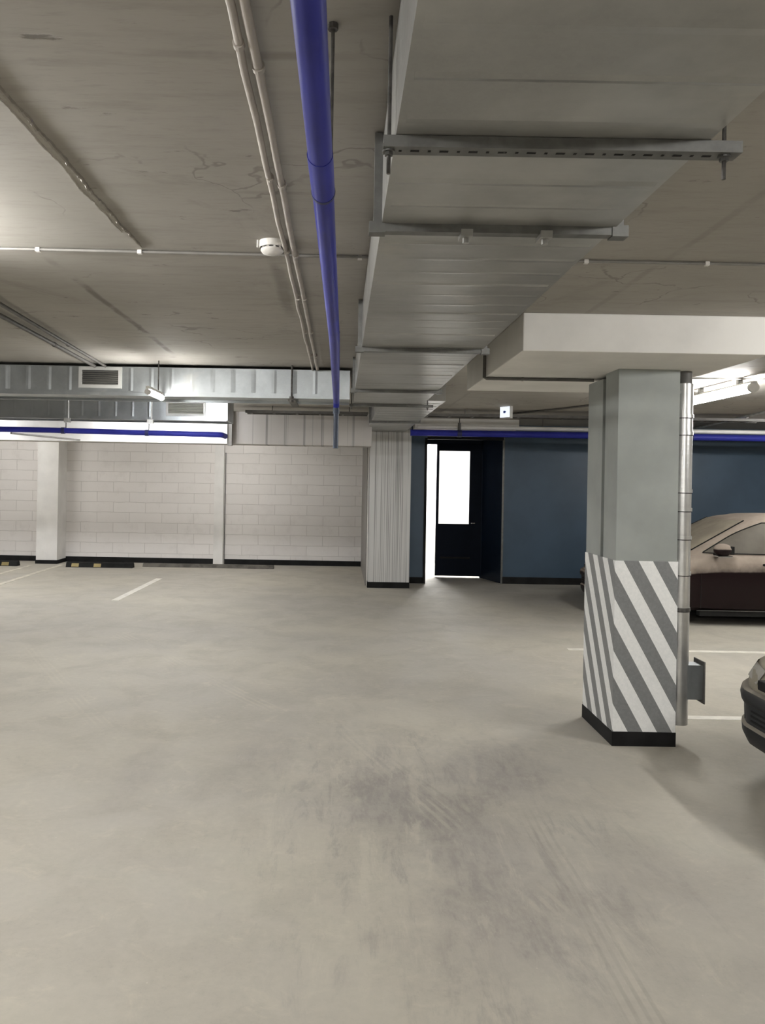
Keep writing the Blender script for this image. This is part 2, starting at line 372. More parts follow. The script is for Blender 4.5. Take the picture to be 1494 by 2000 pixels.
# drop panel and pillar
struct(MB().box(1.0, 2.38, 4.264, 6.16, 2.387, CEIL).build('ceiling_drop_panel', 'panelwhite', bevel=.006), 'pale concrete drop panel on top of the striped pillar', 'drop panel')
pil = struct(thing('pillar', 'grey square pillar with a diagonal grey and white striped lower half', 'pillar', (0, 0, 0)))
MB().box(1.752, 2.14, 4.865, 5.10, 0, 2.387).build('shaft', 'pillar', pil)
MB().box(1.79, 2.10, 5.09, 5.18, 0, 2.387).build('joint', 'gap', pil)
MB().box(1.752, 2.14, 5.155, 5.451, 0, 2.36).build('rear_shaft', 'pillar', pil)
MB().box(1.746, 2.146, 4.859, 5.457, .09, 1.172).build('striped_wrap', 'stripe', pil, bevel=.003)
MB().box(1.744, 2.148, 4.857, 5.459, 0, .09).build('base_band', 'base', pil)
# cast ridge on the ceiling
def ridge(name, x, y0, y1, wd, h, seed):
    rnd = random.Random(seed); rows = []
    n = int((y1 - y0) / .012); a = 0; b = 0
    for i in range(n + 1):
        y = y0 + (y1 - y0) * i / n
        a = a * .94 + rnd.uniform(-.0022, .0022); b = .45 + .55 * rnd.random()
        e = min(1, min(i, n - i) / 6)
        rows.append([(x + a - wd * b * e, y, CEIL + .002), (x + a - wd * .3 * e, y, CEIL - h * b * e), (x + a + wd * .2 * e, y, CEIL - h * .8 * b * e), (x + a + wd * .6 * e, y, CEIL + .002)])
    return struct(MB().grid(rows).build(name, 'ceiling'))
ridge('trim_7', -.845, .9, 3.2, .011, .010, 1)
ridge('trim_8', -.872, 1.2, 3.0, .007, .005, 5)
# painted bay lines on the floor (parts of the floor)
def fline(x0, y0, x1, y1, wd, m):
    d = Vector((x1 - x0, y1 - y0, 0)).normalized(); n = Vector((-d.y, d.x, 0)) * wd / 2
    a, b = Vector((x0, y0, 0)), Vector((x1, y1, 0))
    pts = [a - n, a + n, b + n, b - n]
    MB().prism([(p.x, p.y) for p in pts], 'z', -.001, .0025).build('bay_line', m, floor)
fline(2.3, 7.68, 8.6, 7.68, .085, 'line'); fline(2.2, 5.48, 8.6, 5.48, .085, 'line')
fline(-5.08, 11.4, -5.12, 14.2, .09, 'lineworn'); fline(-2.97, 10.2, -2.92, 12.5, .1, 'line'); fline(-5.62, 12.5, -5.62, 14.0, .08, 'lineworn')

# ------------------------------------------------------------------ lamps
def lamp(label, x, y, z, along='y', L=1.2, rods=(), mat='tube', group='tube lamps', k=1.0):
    o = thing('tube_lamp', label, 'lamp', (x, y, z), 0 if along == 'y' else PI / 2, group)
    h = L / 2
    MB().prism([(-.022 * k, .03 + .015 * k), (.022 * k, .03 + .015 * k), (.03 * k, .03 - .03 * (1 - k)), (-.03 * k, .03 - .03 * (1 - k))], 'y', -h, h).build('housing', 'plastic', o)
    pr = [(.042 * k * math.cos(a), -.008 + .038 * k * math.sin(a)) for a in [2 * PI * j / 14 for j in range(14)]]
    MB().prism(pr, 'y', -h + .03, h - .03).build('diffuser', mat, o)
    for s in (-1, 1):
        pc = [(.046 * k * math.cos(a), -.008 + .043 * k * math.sin(a)) for a in [2 * PI * j / 14 for j in range(14)]]
        MB().prism(pc, 'y', min(s * h, s * (h - .03)), max(s * h, s * (h - .03))).build('end_cap', 'plastic', o)
    for ry in rods:
        MB().tube([(0, ry, .045), (0, ry, CEIL - z)], .005, 8).build('hanger_rod', 'rod', o)
    if not rods:
        for ry in (-h * .6, h * .6): MB().box(-.02, .02, ry - .02, ry + .02, .045, CEIL - z).build('mount', 'steel', o)
    return o
lamp('white tube lamp lit beneath the ceiling above the parked maroon car', 3.46, 7.05, 2.5, 'y', 1.2)
lamp('lit lamp end hanging below the near cross duct by its left grille', -1.5, 6.17, 2.315, 'y', .5, rods=(.1,), k=.5)
lamp('added unseen tube lamp above and behind the near cross duct', -1.8, 7.25, 2.5, 'x', .8, mat='tubecool', k=.7)  # lamp added out of sight to brighten the far cross duct and block wall
lamp('ceiling tube lamp over the left bays behind the white fascia', -2.2, 12.8, 2.5, 'x', 1.2, k=.5)
lamp('second ceiling tube lamp over the far left bays behind the white fascia', -6.2, 12.8, 2.5, 'x', 1.2, k=.5)
lamp('lit tube lamp hidden behind the far cross duct before the white fascia', -2.5, 10.15, 2.42, 'x', 1.5, rods=(-.4, .4), mat='tubecool', k=.5)
lamp('lit tube lamp hidden behind the far cross duct further left', -5.6, 10.15, 2.42, 'x', 1.2, rods=(-.4, .4), mat='tubecool')
lamp('ceiling tube lamp over the open floor outside the left edge', -1.78, 2.55, 2.5, 'y', 1.2)
lamp('unseen fill tube lamp over the near driving aisle behind the viewpoint', -1.2, -2.6, 2.5, 'x', 1.2, k=1.5)  # unseen, enlarged lamp placed to brighten the pillar front and drop panel
lamp('unseen fill tube lamp behind the viewpoint near the long duct', 1.9, -2.5, 2.5, 'x', 1.2, k=1.5)  # same unseen fill, enlarged for the upright faces ahead
lamp('ceiling tube lamp above the near tan car outside the right edge', 3.9, 3.3, 2.5, 'y', 1.2)
lamp('added unseen tube lamp further right above the maroon car tail', 6.2, 8.7, 2.5, 'x', 1.2)  # lamp added out of view to light the navy wall, its pipes and the car
lamp('ceiling tube lamp over the left bays outside the left edge', -5.0, 5.4, 2.5, 'y', 1.2, k=.45)
lamp('ceiling lamp inside the bright lobby behind the dark door', 2.0, 14.6, 2.5, 'x', 1.2, mat='tubelobby')
lamp('second ceiling lamp inside the bright lobby by its far wall', 2.0, 15.2, 2.5, 'x', 1.2, mat='tubelobby')

# ------------------------------------------------------------------ ducts
def ridge_x(mb, x0, x1, y, z, w=.016, h=.005):   # raised bead across the underside
    mb.add([(x0, y - w, z), (x0, y, z - h), (x0, y + w, z), (x1, y - w, z), (x1, y, z - h), (x1, y + w, z)], [(0, 3, 4, 1), (1, 4, 5, 2), (0, 1, 2), (3, 5, 4), (0, 2, 5, 3)])
def ridge_z(mb, x, y, z0, z1, w=.02, h=.0025):   # raised bead up a front face
    mb.add([(x - w, y, z0), (x, y - h, z0), (x + w, y, z0), (x - w, y, z1), (x, y - h, z1), (x + w, y, z1)], [(0, 3, 4, 1), (1, 4, 5, 2), (0, 1, 2), (3, 5, 4), (0, 2, 5, 3)])
DX0, DX1, DZ0, DZ1 = .10, .735, 2.35, 2.585
duct = thing('ventilation_duct', 'long galvanised rectangular air duct running overhead towards the far column', 'duct', (0, 0, 0))
mb = MB().box(DX0, DX1, -2.0, 7.25, DZ0, DZ1)
y = -1.0; k = 0
while y < 7.1:
    if all(abs(y - q) > .06 for q in (1.57, 2.1, 4.04, 6.8)): ridge_x(mb, DX0 + .015, DX1 - .015, y, DZ0, .014 if k % 2 else .02, .0012 if k % 3 else .003)
    y += .155; k += 1
mb.build('duct_body', 'galv', duct)
def flange(y, wd=.032, t=.022):
    mb = MB(); mb.box(DX0 - t, DX1 + t, y - wd / 2, y + wd / 2, DZ0 - t, DZ0); mb.box(DX0 - t, DX0, y - wd / 2, y + wd / 2, DZ0, DZ1 + .01); mb.box(DX1, DX1 + t, y - wd / 2, y + wd / 2, DZ0, DZ1 + .01)
    f = mb.build('joint_flange', 'steel', duct)
    for x in (DX0 - t + .01, DX1 + t - .01):
        MB().box(x - .022, x + .022, y - wd / 2 - .004, y + wd / 2 + .004, DZ0 - t - .004, DZ0 + .004).build('corner_piece', 'steel', f)
    if y == 2.1:
        for x in (.33, .545):
            m2 = MB(); m2.box(x - .016, x + .016, y - .028, y + .028, DZ0 - t - .012, DZ0 - t + .006); m2.tube([(x, y - .005, DZ0 - t - .026), (x, y - .005, DZ0 - t)], .009, 8)
            m2.build('clamp', 'galv', f)
flange(2.1); flange(4.04); flange(.55); flange(5.9)
def hanger(label, y, x0, x1, rx, drop, slots=True):
    o = thing('trapeze_hanger', label, 'duct hanger', (0, y, 0), group='hangers under the long duct')
    zt = DZ0; mb = MB()
    # U channel on its back: web below, two flanges up
    mb.box(x0, x1, -.0205, -.018, zt - .022, zt - .001); mb.box(x0, x1, .018, .0205, zt - .022, zt - .001)
    mb.box(x0, x1, -.0205, .0205, zt - .0245, zt - .022)
    ch = mb.build('channel', 'steel', o)
    if slots:
        mb = MB(); x = x0 + .035; i = 0
        while x < x1 - .03:
            l = .018 if i % 2 else .006
            mb.box(x - l / 2, x + l / 2, -.0035, .0035, zt - .0252, zt - .0243); x += .0298; i += 1
        mb.build('slots', 'slot', ch)
    for x in rx:
        r = MB().tube([(x, 0, zt - drop), (x, 0, CEIL)], .0042, 8).build('threaded_rod', 'rod', o)
        m2 = MB(); m2.tube([(x, 0, zt - .035), (x, 0, zt - .0245)], .009, 6); m2.tube([(x, 0, zt - .028), (x, 0, zt - .0245)], .013, 12); m2.build('nut', 'steel', r)
hanger('slotted steel hanger bar under the long duct with rods hanging past it', 1.57, .075, .80, (.087, .772), .072)
hanger('plain steel hanger bar under the far end of the long duct', 7.0, .07, .83, (.088, .78), .05, False)
dl = thing('ventilation_duct', 'short low duct section entering the wall above the streaked column', 'duct', (0, 0, 0))
mb = MB().box(.38, .98, 7.25, 11.85, 2.415, 2.585)
y = 7.5
while y < 11.7: ridge_x(mb, .40, .96, y, 2.415, .02, .005); y += .3
mb.build('duct_body', 'galv', dl)
MB().box(.35, 1.01, 9.8, 9.83, 2.39, 2.59).build('joint_flange', 'steel', dl)

def cross_duct(label, y0, y1, x0, x1, z0, z1, step, grille, slatm, top_rod=False):
    o = thing('ventilation_duct', label, 'duct', (0, 0, 0))
    mb = MB().box(x0, x1, y0, y1, z0, z1)
    x = x1 - .12; gx0, gx1, gz0, gz1 = grille
    while x > x0:
        if not (gx0 - .03 < x < gx1 + .03): ridge_z(mb, x, y0, z0 + .02, z1 - .01)
        x -= step
    mb.build('duct_body', 'galvx', o)
    m2 = MB(); m2.box(x0, x1, y0 - .02, y0 + .012, z0 - .022, z0 + .004); m2.box(x0, x1, y1 - .03, y1, z0 - .02, z0)
    m2.build('bottom_flange', 'galvx', o)
    fr = .028
    m3 = MB(); yy = y0 - .014
    m3.box(gx0, gx1, yy, y0, gz0, gz0 + fr); m3.box(gx0, gx1, yy, y0, gz1 - fr, gz1); m3.box(gx0, gx0 + fr, yy, y0, gz0 + fr, gz1 - fr); m3.box(gx1 - fr, gx1, yy, y0, gz0 + fr, gz1 - fr)
    g = m3.build('grille', 'grilleframe', o)
    MB().box(gx0 + fr, gx1 - fr, y0 - .004, y0 - .001, gz0 + fr, gz1 - fr).build('grille_back', 'slot' if slatm == 'slat' else 'slat', g)
    n = 7; hh = (gz1 - gz0 - 2 * fr) / n; m4 = MB()
    for i in range(n):
        zc = gz0 + fr + hh * (i + .5)
        m4.add([(gx0 + fr, y0 - .014, zc - hh * .42), (gx0 + fr, y0 - .003, zc + hh * .32), (gx1 - fr, y0 - .003, zc + hh * .32), (gx1 - fr, y0 - .014, zc - hh * .42),
                (gx0 + fr, y0 - .012, zc - hh * .5), (gx0 + fr, y0 - .001, zc + hh * .24), (gx1 - fr, y0 - .001, zc + hh * .24), (gx1 - fr, y0 - .012, zc - hh * .5)],
               [(0, 1, 2, 3), (7, 6, 5, 4), (0, 4, 5, 1), (3, 2, 6, 7), (1, 5, 6, 2), (0, 3, 7, 4)])
    m4.build('slats', slatm, g)
    return o
cd1 = cross_duct('near galvanised cross duct with a dark louvred grille on the left', 6.45, 6.95, -6.0, DX0 - .035, 2.35, 2.572, .172, (-2.21, -1.85, 2.388, 2.566), 'slat')
cd2 = cross_duct('far galvanised cross duct with a pale grille near its closed end', 9.1, 9.55, -6.0, -1.36, 2.345, 2.575, .2, (-2.08, -1.61, 2.378, 2.56), 'slatpale')
MB().box(-1.375, -1.345, 9.06, 9.56, 2.33, 2.59).build('end_frame', 'galvx', cd2)
# suspension rods of the near cross duct
for xx, lb in ((-.42, 'right'), (-3.2, 'left')):
    o = thing('duct_hanger', 'dark hanger rod with a reddish nut in front of the near cross duct' if lb == 'right' else 'hanger rod on the near cross duct outside the left edge', 'duct hanger', (xx, 6.40, 0))
    MB().tube([(0, 0, 2.315), (0, 0, CEIL)], .008, 8).build('rod', 'rod', o)
    m2 = MB(); m2.box(-.03, .03, -.02, .55, 2.31, 2.322); m2.tube([(0, 0, 2.29), (0, 0, 2.34)], .02, 6); m2.build('bracket', 'conduitdark', o)

# ------------------------------------------------------------------ blue pipes
wp = thing('water_pipe', 'long blue pipe hanging below the ceiling and turning down near the cross duct', 'pipe', (0, 0, 0))
PX, PZ, PR = -.045, 2.295, .0245
bend = arc((PX, 6.25, PZ - .07), .07, PI / 2, 0, 6, 'yz')
MB().tube([(PX - .022, -1.5, PZ), (PX - .010, 1.0, PZ)] + [(PX + .006, 3.5, PZ - .003)] + bend, PR, 24).build('pipe_run', 'blue', wp, True)
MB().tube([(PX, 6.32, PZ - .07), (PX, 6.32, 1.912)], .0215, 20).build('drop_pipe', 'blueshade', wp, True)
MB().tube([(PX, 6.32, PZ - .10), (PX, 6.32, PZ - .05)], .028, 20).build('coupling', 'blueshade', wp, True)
MB().tube([(PX - .007, 1.52, PZ), (PX - .005, 1.72, PZ)], .0262, 24).build('sleeve', 'blue', wp, True)
MB().tube([(PX - .005, 1.715, PZ), (PX - .005, 1.727, PZ)], .0272, 24).build('ring', 'bluering', wp, True)
for yy in (1.60, 4.9):
    MB().tube([(PX + .013, yy, PZ - .0), (PX + .013, yy, CEIL)], .004, 8).build('hanger_rod', 'rod', wp)
    MB().tube([(PX + .013, yy, CEIL - .012), (PX + .013, yy, CEIL)], .011, 8).build('anchor', 'rod', wp)
lp = thing('water_pipe', 'horizontal blue pipe crossing in front of the white fascia on the left', 'pipe', (0, 0, 0))
b2 = arc((-1.42, 8.76, 2.142), .06, -PI / 2, 0, 6, 'xy')
MB().tube([(-6.5, 8.7, 2.165), (-3.3, 8.7, 2.160), (-2.2, 8.7, 2.148)] + b2 + [(-1.36, 9.0, 2.142)], .031, 20).build('pipe_run', 'blue', lp, True)
for xx, zz in ((-3.15, 2.158), (-2.2, 2.148)):
    MB().tube([(xx - .02, 8.7, zz), (xx + .02, 8.7, zz)], .037, 20).build('clamp', 'bluering', lp, True)
for xx in (-3.12, -2.18):
    MB().tube([(xx, 8.7, 2.185), (xx, 8.7, 2.30)], .006, 8).build('hanger_rod', 'rod', lp)
    MB().tube([(xx + .03, 8.69, 2.27), (xx + .03, 8.69, CEIL)], .009, 8).build('threaded_hanger', 'rodlight', lp)
    MB().box(xx - .02, xx + .05, 8.68, 8.71, 2.25, 2.30).build('bracket', 'rodlight', lp)
MB().tube([(-3.75, 8.72, 2.12), (-3.66, 10.75, 2.15)], .012, 10).build('branch_pipe', 'conduitgrey', lp, True)
pp = thing('highlight_tube', 'added pale tube for the bright line on top of the blue pipe along the navy wall', 'pipe', (0, 0, 0))
MB().tube([(1.09, 11.06, 2.437), (8.9, 11.06, 2.447)], .03, 20).build('pipe_run', 'clip', pp, True)  # pale tube added to stand for the bright line along the blue pipe
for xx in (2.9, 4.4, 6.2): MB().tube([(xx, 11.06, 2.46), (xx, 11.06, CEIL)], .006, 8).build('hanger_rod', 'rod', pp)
rp = thing('water_pipe', 'horizontal blue pipe along the top of the navy wall', 'pipe', (0, 0, 0))
MB().tube([(.99, 11.0, 2.35), (8.9, 11.0, 2.36)], .046, 24).build('pipe_run', 'blue', rp, True)
for xx in (1.69, 5.0, 7.5):
    MB().tube([(xx - .03, 11.0, 2.35), (xx + .03, 11.0, 2.35)], .052, 20).build('clamp', 'bluering', rp, True)
    MB().tube([(xx, 11.0, 2.39), (xx, 11.0, 2.50)], .022, 10).build('hanger_sleeve', 'conduitdark', rp)
    MB().tube([(xx, 11.0, 2.49), (xx, 11.0, CEIL)], .007, 8).build('hanger_rod', 'rod', rp)

# ------------------------------------------------------------------ conduits
def conduit(label, pts, r, m, clips=(), clipm='clip', wob=0.0, seed=0, axis='y'):
    o = thing('conduit', label, 'conduit', (0, 0, 0))
    rnd = random.Random(seed); P = []
    for a, b in zip(pts[:-1], pts[1:]):
        a, b = Vector(a), Vector(b); n = max(1, int((b - a).length / .22)) if wob else 1
        for i in range(n): P.append(a.lerp(b, i / n))
    P.append(Vector(pts[-1]))
    if wob:
        for p in P[1:-1]:
            if axis == 'y': p.x += rnd.uniform(-wob, wob)
            else: p.y += rnd.uniform(-wob, wob)
    MB().tube(P, r, 12).build('tube', m, o, True)
    for (x, y, z) in clips:
        if axis == 'y':
            MB().tube([(x, y - .008, z), (x, y + .008, z)], r + .0035, 12).build('clip', clipm, o)
        else:
            m2 = MB(); m2.tube([(x - .007, y, z), (x + .007, y, z)], r + .004, 12); m2.box(x - .009, x + .009, y - r - .003, y + r + .003, z - r - .003, CEIL - .002); m2.build('clip', clipm, o)
    return o
zc = CEIL - .028
conduit('left one of two beige conduits running along the ceiling beside the blue pipe', [(-.232, -1, zc), (-.233, 1.5, zc), (-.238, 3.0, zc), (-.249, 6.42, zc)], .0095, 'conduit', [(-.232, y, zc) for y in (1.05, 1.63, 2.35, 3.1, 3.9, 4.8, 5.7)], 'conduit', .004, 3)
conduit('right one of two beige conduits running along the ceiling beside the blue pipe', [(-.199, -1, zc), (-.2, 1.5, zc), (-.203, 3.0, zc), (-.208, 6.42, zc)], .0115, 'conduit', [(-.2, y, zc) for y in (1.05, 1.72, 2.4, 3.15, 3.9, 4.8, 5.7)], 'conduit', .002, 9)
zt = CEIL - .0085
conduit('thin grey conduit crossing the whole ceiling behind the smoke detector', [(-5, 3.19, zt), (-1.28, 3.205, zt), (.07, 3.236, zt), (1.75, 3.246, zt), (6, 3.25, zt)], .006, 'conduitgrey', [(x, 3.207 + .013 * max(0, min(1, (x + 1.28) / 1.3)) + (.022 if x > 0 else .004 if x > -.9 else 0), zt) for x in (-1.95, -1.28, -.857, .065, 1.02, 1.53, 2.2)], 'clip', 0, 0, 'x')
zk = CEIL - .03
conduit('right dark conduit at the far left of the ceiling ending at the near grille', [(-1.835, 3.5, zk), (-1.855, 4.15, zk), (-1.985, 6.43, zk)], .011, 'conduitdark', [(-1.93, 5.4, zk)], 'conduitdark')
conduit('left thicker dark conduit at the far left of the ceiling ending at the near grille', [(-1.95, 3.5, zk), (-1.985, 4.4, zk), (-2.075, 6.43, zk)], .014, 'conduitdark', [(-2.03, 5.4, zk)], 'conduitdark')
conduit('dark conduit bent around the underside of the drop panel left of the pillar', [(.985, 5.33, 2.58), (.985, 5.33, 2.38), (1.0, 5.33, 2.374), (1.745, 5.33, 2.374)], .011, 'conduitdark', [(1.25, 5.33, 2.374)], 'conduitgrey', 0, 0, 'y')
conduit('pale conduit sloping across the ceiling above the maroon car', [(5.72, 12.55, 2.582), (5.2, 9.4, 2.582), (4.9, 7.7, 2.582)], .016, 'rodlight', [(5.33, 10.1, 2.575)], 'conduitdark')
conduit('thin conduit crossing the bright ceiling just above the lit tube lamp', [(2.45, 6.65, 2.586), (8, 6.6, 2.586)], .008, 'conduitgrey', (), 'clip', 0, 0, 'x')
conduit('thin kinked conduit on the ceiling behind the exit sign', [(2.25, 10.4, 2.585), (2.7, 9.6, 2.585), (2.95, 9.0, 2.585), (3.6, 8.9, 2.585)], .012, 'conduitdark')
# cable trays along the far ceiling, one on each side of the low duct
def cable_tray(label, x0, x1, rods, seed):
    ct = thing('cable_tray', label, 'cable tray', (0, 0, 0)); ya, yb, zz = 9.95, 10.2, 2.505
    mb = MB(); mb.box(x0, x1, ya, ya + .02, zz, zz + .035); mb.box(x0, x1, yb - .02, yb, zz, zz + .035)
    x = x0 + .05
    while x < x1 - .05: mb.box(x, x + .03, ya + .02, yb - .02, zz, zz + .006); x += .3
    mb.build('tray', 'conduitdark', ct); n = int((x1 - x0) / .3)
    for k in range(4):
        pts = [(x0 + (x1 - x0) * i / n, ya + .05 + k * .045, zz + .018 + .006 * math.sin(i * 1.7 + k + seed)) for i in range(n + 1)]
        MB().tube(pts, .009, 8).build('cable', ('conduitgrey', 'conduitdark', 'slot', 'conduitdark')[k], ct, True)
    for xx in rods: MB().tube([(xx, ya + .01, zz), (xx, ya + .01, CEIL)], .006, 8).build('hanger_rod', 'rod', ct)
    return ct
cable_tray('dark cable tray with loose cables above the board-cast beam left of the column', -1.25, .34, (-.9, .1), 0)
cable_tray('dark cable tray with loose cables on the far ceiling before the navy wall', 1.05, 5.5, (1.6, 4.2), 2)

# ------------------------------------------------------------------ smoke detector, exit sign
sd = thing('smoke_detector', 'round white smoke detector on the ceiling beside the beige conduits', 'smoke detector', (-.29, 3.075, CEIL))
def lathe(prof, n=40):
    return [[(r * math.cos(2 * PI * k / n), r * math.sin(2 * PI * k / n), z) for k in range(n)] for r, z in prof]
MB().grid(lathe([(.0, 0), (.052, 0), (.053, -.018), (.049, -.026)]), True).build('base', 'plastic', sd, True)
MB().grid(lathe([(.038, -.024), (.038, -.033)]), True).build('sensing_slot', 'slat', sd, True)
MB().grid(lathe([(.0, -.031), (.045, -.031), (.046, -.037), (.038, -.047), (.015, -.051), (.0, -.051)]), True).build('head', 'plastic', sd, True)
m2 = MB()
for k in range(10):
    a = 2 * PI * k / 10; cx, cy = .041 * math.cos(a), .041 * math.sin(a); m2.box(cx - .004, cx + .004, cy - .004, cy + .004, -.033, -.024)
m2.build('ribs', 'plastic', sd)
MB().tube([(-.055, -.02, 0), (-.056, -.022, -.03)], .004, 8).build('indicator', 'clip', sd)
ex = thing('exit_sign', 'small hanging lit white sign with a blue mark near the navy wall', 'sign', (2.03, 9.5, 2.528), -.92)
MB().box(-.085, .085, -.018, .03, -.08, .08).build('housing', 'grilleframe', ex, bevel=.004)
MB().box(-.076, .076, -.0205, -.018, -.066, .066).build('face', 'signlit', ex)
m2 = MB(); m2.box(-.022, .0, -.022, -.0205, -.012, .016); m2.prism([(.0, .02), (.024, .002), (.0, -.016)], 'y', -.022, -.0205)
m2.build('pictogram', 'blueface', ex)
MB().tube([(0, 0, .07), (0, 0, CEIL - 2.528)], .006, 8).build('hanger_rod', 'rod', ex)

# ------------------------------------------------------------------ spiral riser beside the pillar
rz = thing('spiral_duct', 'thin galvanised spiral duct standing against the right side of the pillar', 'duct', (2.205, 4.96, 0))
m2 = MB(); rows = []; R = .058
z = .12; pts = []
while z < 2.3:
    rows.append((R, z)); z += .0225; rows.append((R, z)); rows.append((R + .0002, z + .003)); rows.append((R, z + .006)); z += .0075
m2.grid([[(r * math.cos(2 * PI * k / 28), r * math.sin(2 * PI * k / 28), zz) for k in range(28)] for r, zz in rows], True)
m2.tube([(0, 0, .12), (0, 0, .14)], .056, 28)
m2.build('pipe', 'riser', rz, True)
for zz in (2.10, 1.99, 1.62, 1.5, 1.32, 1.09, .86):
    MB().tube([(0, 0, zz - .011), (0, 0, zz + .011)], .0635, 28).build('band', 'riser' if zz > .9 else 'rod', rz, True)
    MB().tube([(0, 0, zz - .016), (0, 0, zz - .011)], .0605, 28).build('band_gap', 'slot', rz, True)
MB().tube([(0, 0, 2.26), (0, 0, 2.387)], .05, 20).build('top_collar', 'conduitdark', rz, True)
MB().box(-.08, .0, -.045, .06, 2.24, 2.26).build('wall_bracket', 'steel', rz)
m2 = MB(); m2.box(.03, .135, -.045, .06, .285, .505)
sg = m2.build('side_spigot', 'galvx', rz)
mb = MB(); mb.box(.135, .142, -.065, .085, .262, .285); mb.box(.135, .142, -.065, .085, .505, .53); mb.box(.135, .142, -.065, -.045, .285, .505); mb.box(.135, .142, .06, .085, .285, .505)
mb.build('flange', 'conduitdark', sg)
MB().box(.136, .139, -.045, .06, .285, .505).build('cover', 'slat', sg)

# ------------------------------------------------------------------ wheel stops
def wheel_stop(label, x, y, L, spots, m='rubber', h=1.0):
    o = thing('wheel_stop', label, 'wheel stop', (x, y, 0), group='rubber wheel stops before the block wall')
    MB().prism([(-.075, 0), (-.045, .075 * h), (-.02, .09 * h), (.03, .09 * h), (.05, .07 * h), (.075, 0)], 'x', 0, L).build('body', m, o)
    for xx in spots:
        MB().add([(xx, -.0745, .012), (xx + .13, -.0745, .012), (xx + .13, -.0475, .07), (xx, -.0475, .07), (xx, -.07, .012), (xx + .13, -.07, .012), (xx + .13, -.043, .07), (xx, -.043, .07)],
                 [(0, 1, 2, 3), (7, 6, 5, 4), (0, 4, 5, 1), (3, 2, 6, 7), (1, 5, 6, 2), (0, 3, 7, 4)]).build('reflector', 'yellow', o)
wheel_stop('black rubber wheel stop with one yellow patch at the far left edge', -7.3, 13.9, 1.5, (.3, 1.22))
wheel_stop('black rubber wheel stop with two yellow patches right of the square pilaster', -4.92, 13.9, 1.2, (.1, .5))
wheel_stop('long dusty wheel stop in front of the narrow pilaster', -3.6, 14.15, 2.4, (), 'dustrubber', .7)

# ------------------------------------------------------------------ cars
def lerp_tab(tab, x, k):
    xs = [r[0] for r in tab]; return float(np.interp(x, xs, [r[k] for r in tab]))
BODY = [  # x, half width, top, bottom
    (0, .40, .52, .25), (.03, .49, .565, .23), (.08, .58, .61, .215), (.17, .68, .655, .205), (.3, .755, .69, .2), (.5, .81, .73, .19), (.8, .85, .785, .175),
    (1.15, .868, .835, .165), (1.6, .872, .85, .16), (2.6, .872, .86, .16), (3.4, .865, .885, .17), (3.9, .84, .89, .19), (4.15, .80, .87, .22), (4.3, .74, .83, .26), (4.38, .66, .74, .32), (4.4, .60, .66, .36)]
def body_ring(x):
    W, T, B = (lerp_tab(BODY, x, k) for k in (1, 2, 3))
    C = B + (T - B) * .715; mid = B + (T - B) * .42
    half = [(.0, B), (.55 * W, B), (.86 * W, B + .005), (.955 * W, B + .05), (.985 * W, mid), (1.0 * W, C - .012), (.998 * W, C + .006), (.975 * W, C + (T - C) * .5),
            (.945 * W, T - .035), (.90 * W, T - .006), (.80 * W, T + .008), (.4 * W, T + .022), (0, T + .026)]
    pts = half + [(-a, b) for a, b in half[-2:0:-1]]
    return [(x, a, b) for a, b in pts]
CAB_N = 5.0
CDX = [0.0]
def cab(t):   # x front, x rear, half width, z
    f = 1.20 + .95 * t; e = max(0, t - .85) / .15
    return (f + .10 * e * e + CDX[0], 3.72 - .66 * t - .1 * e * e, .80 - .19 * t - .07 * e * e, .82 + .48 * (t if t < .85 else .85 + (t - .85) * (1 - .25 * e)))
def cab_side(s, t, sign, off=0.0):
    f, r, b, z = cab(t); cx, a = (f + r) / 2, (r - f) / 2
    return (cx + a * s, sign * (b * (1 - abs(s) ** CAB_N) ** (1 / CAB_N) + off), z + off * .3)
def cab_front(q, t, off=0.0, rear=False):
    f, r, b, z = cab(t); cx, a = (f + r) / 2, (r - f) / 2
    dx = a * (1 - abs(q) ** CAB_N) ** (1 / CAB_N) + off
    bul = .0
    return ((cx + dx) if rear else (cx - dx), b * q, z + off * .6)
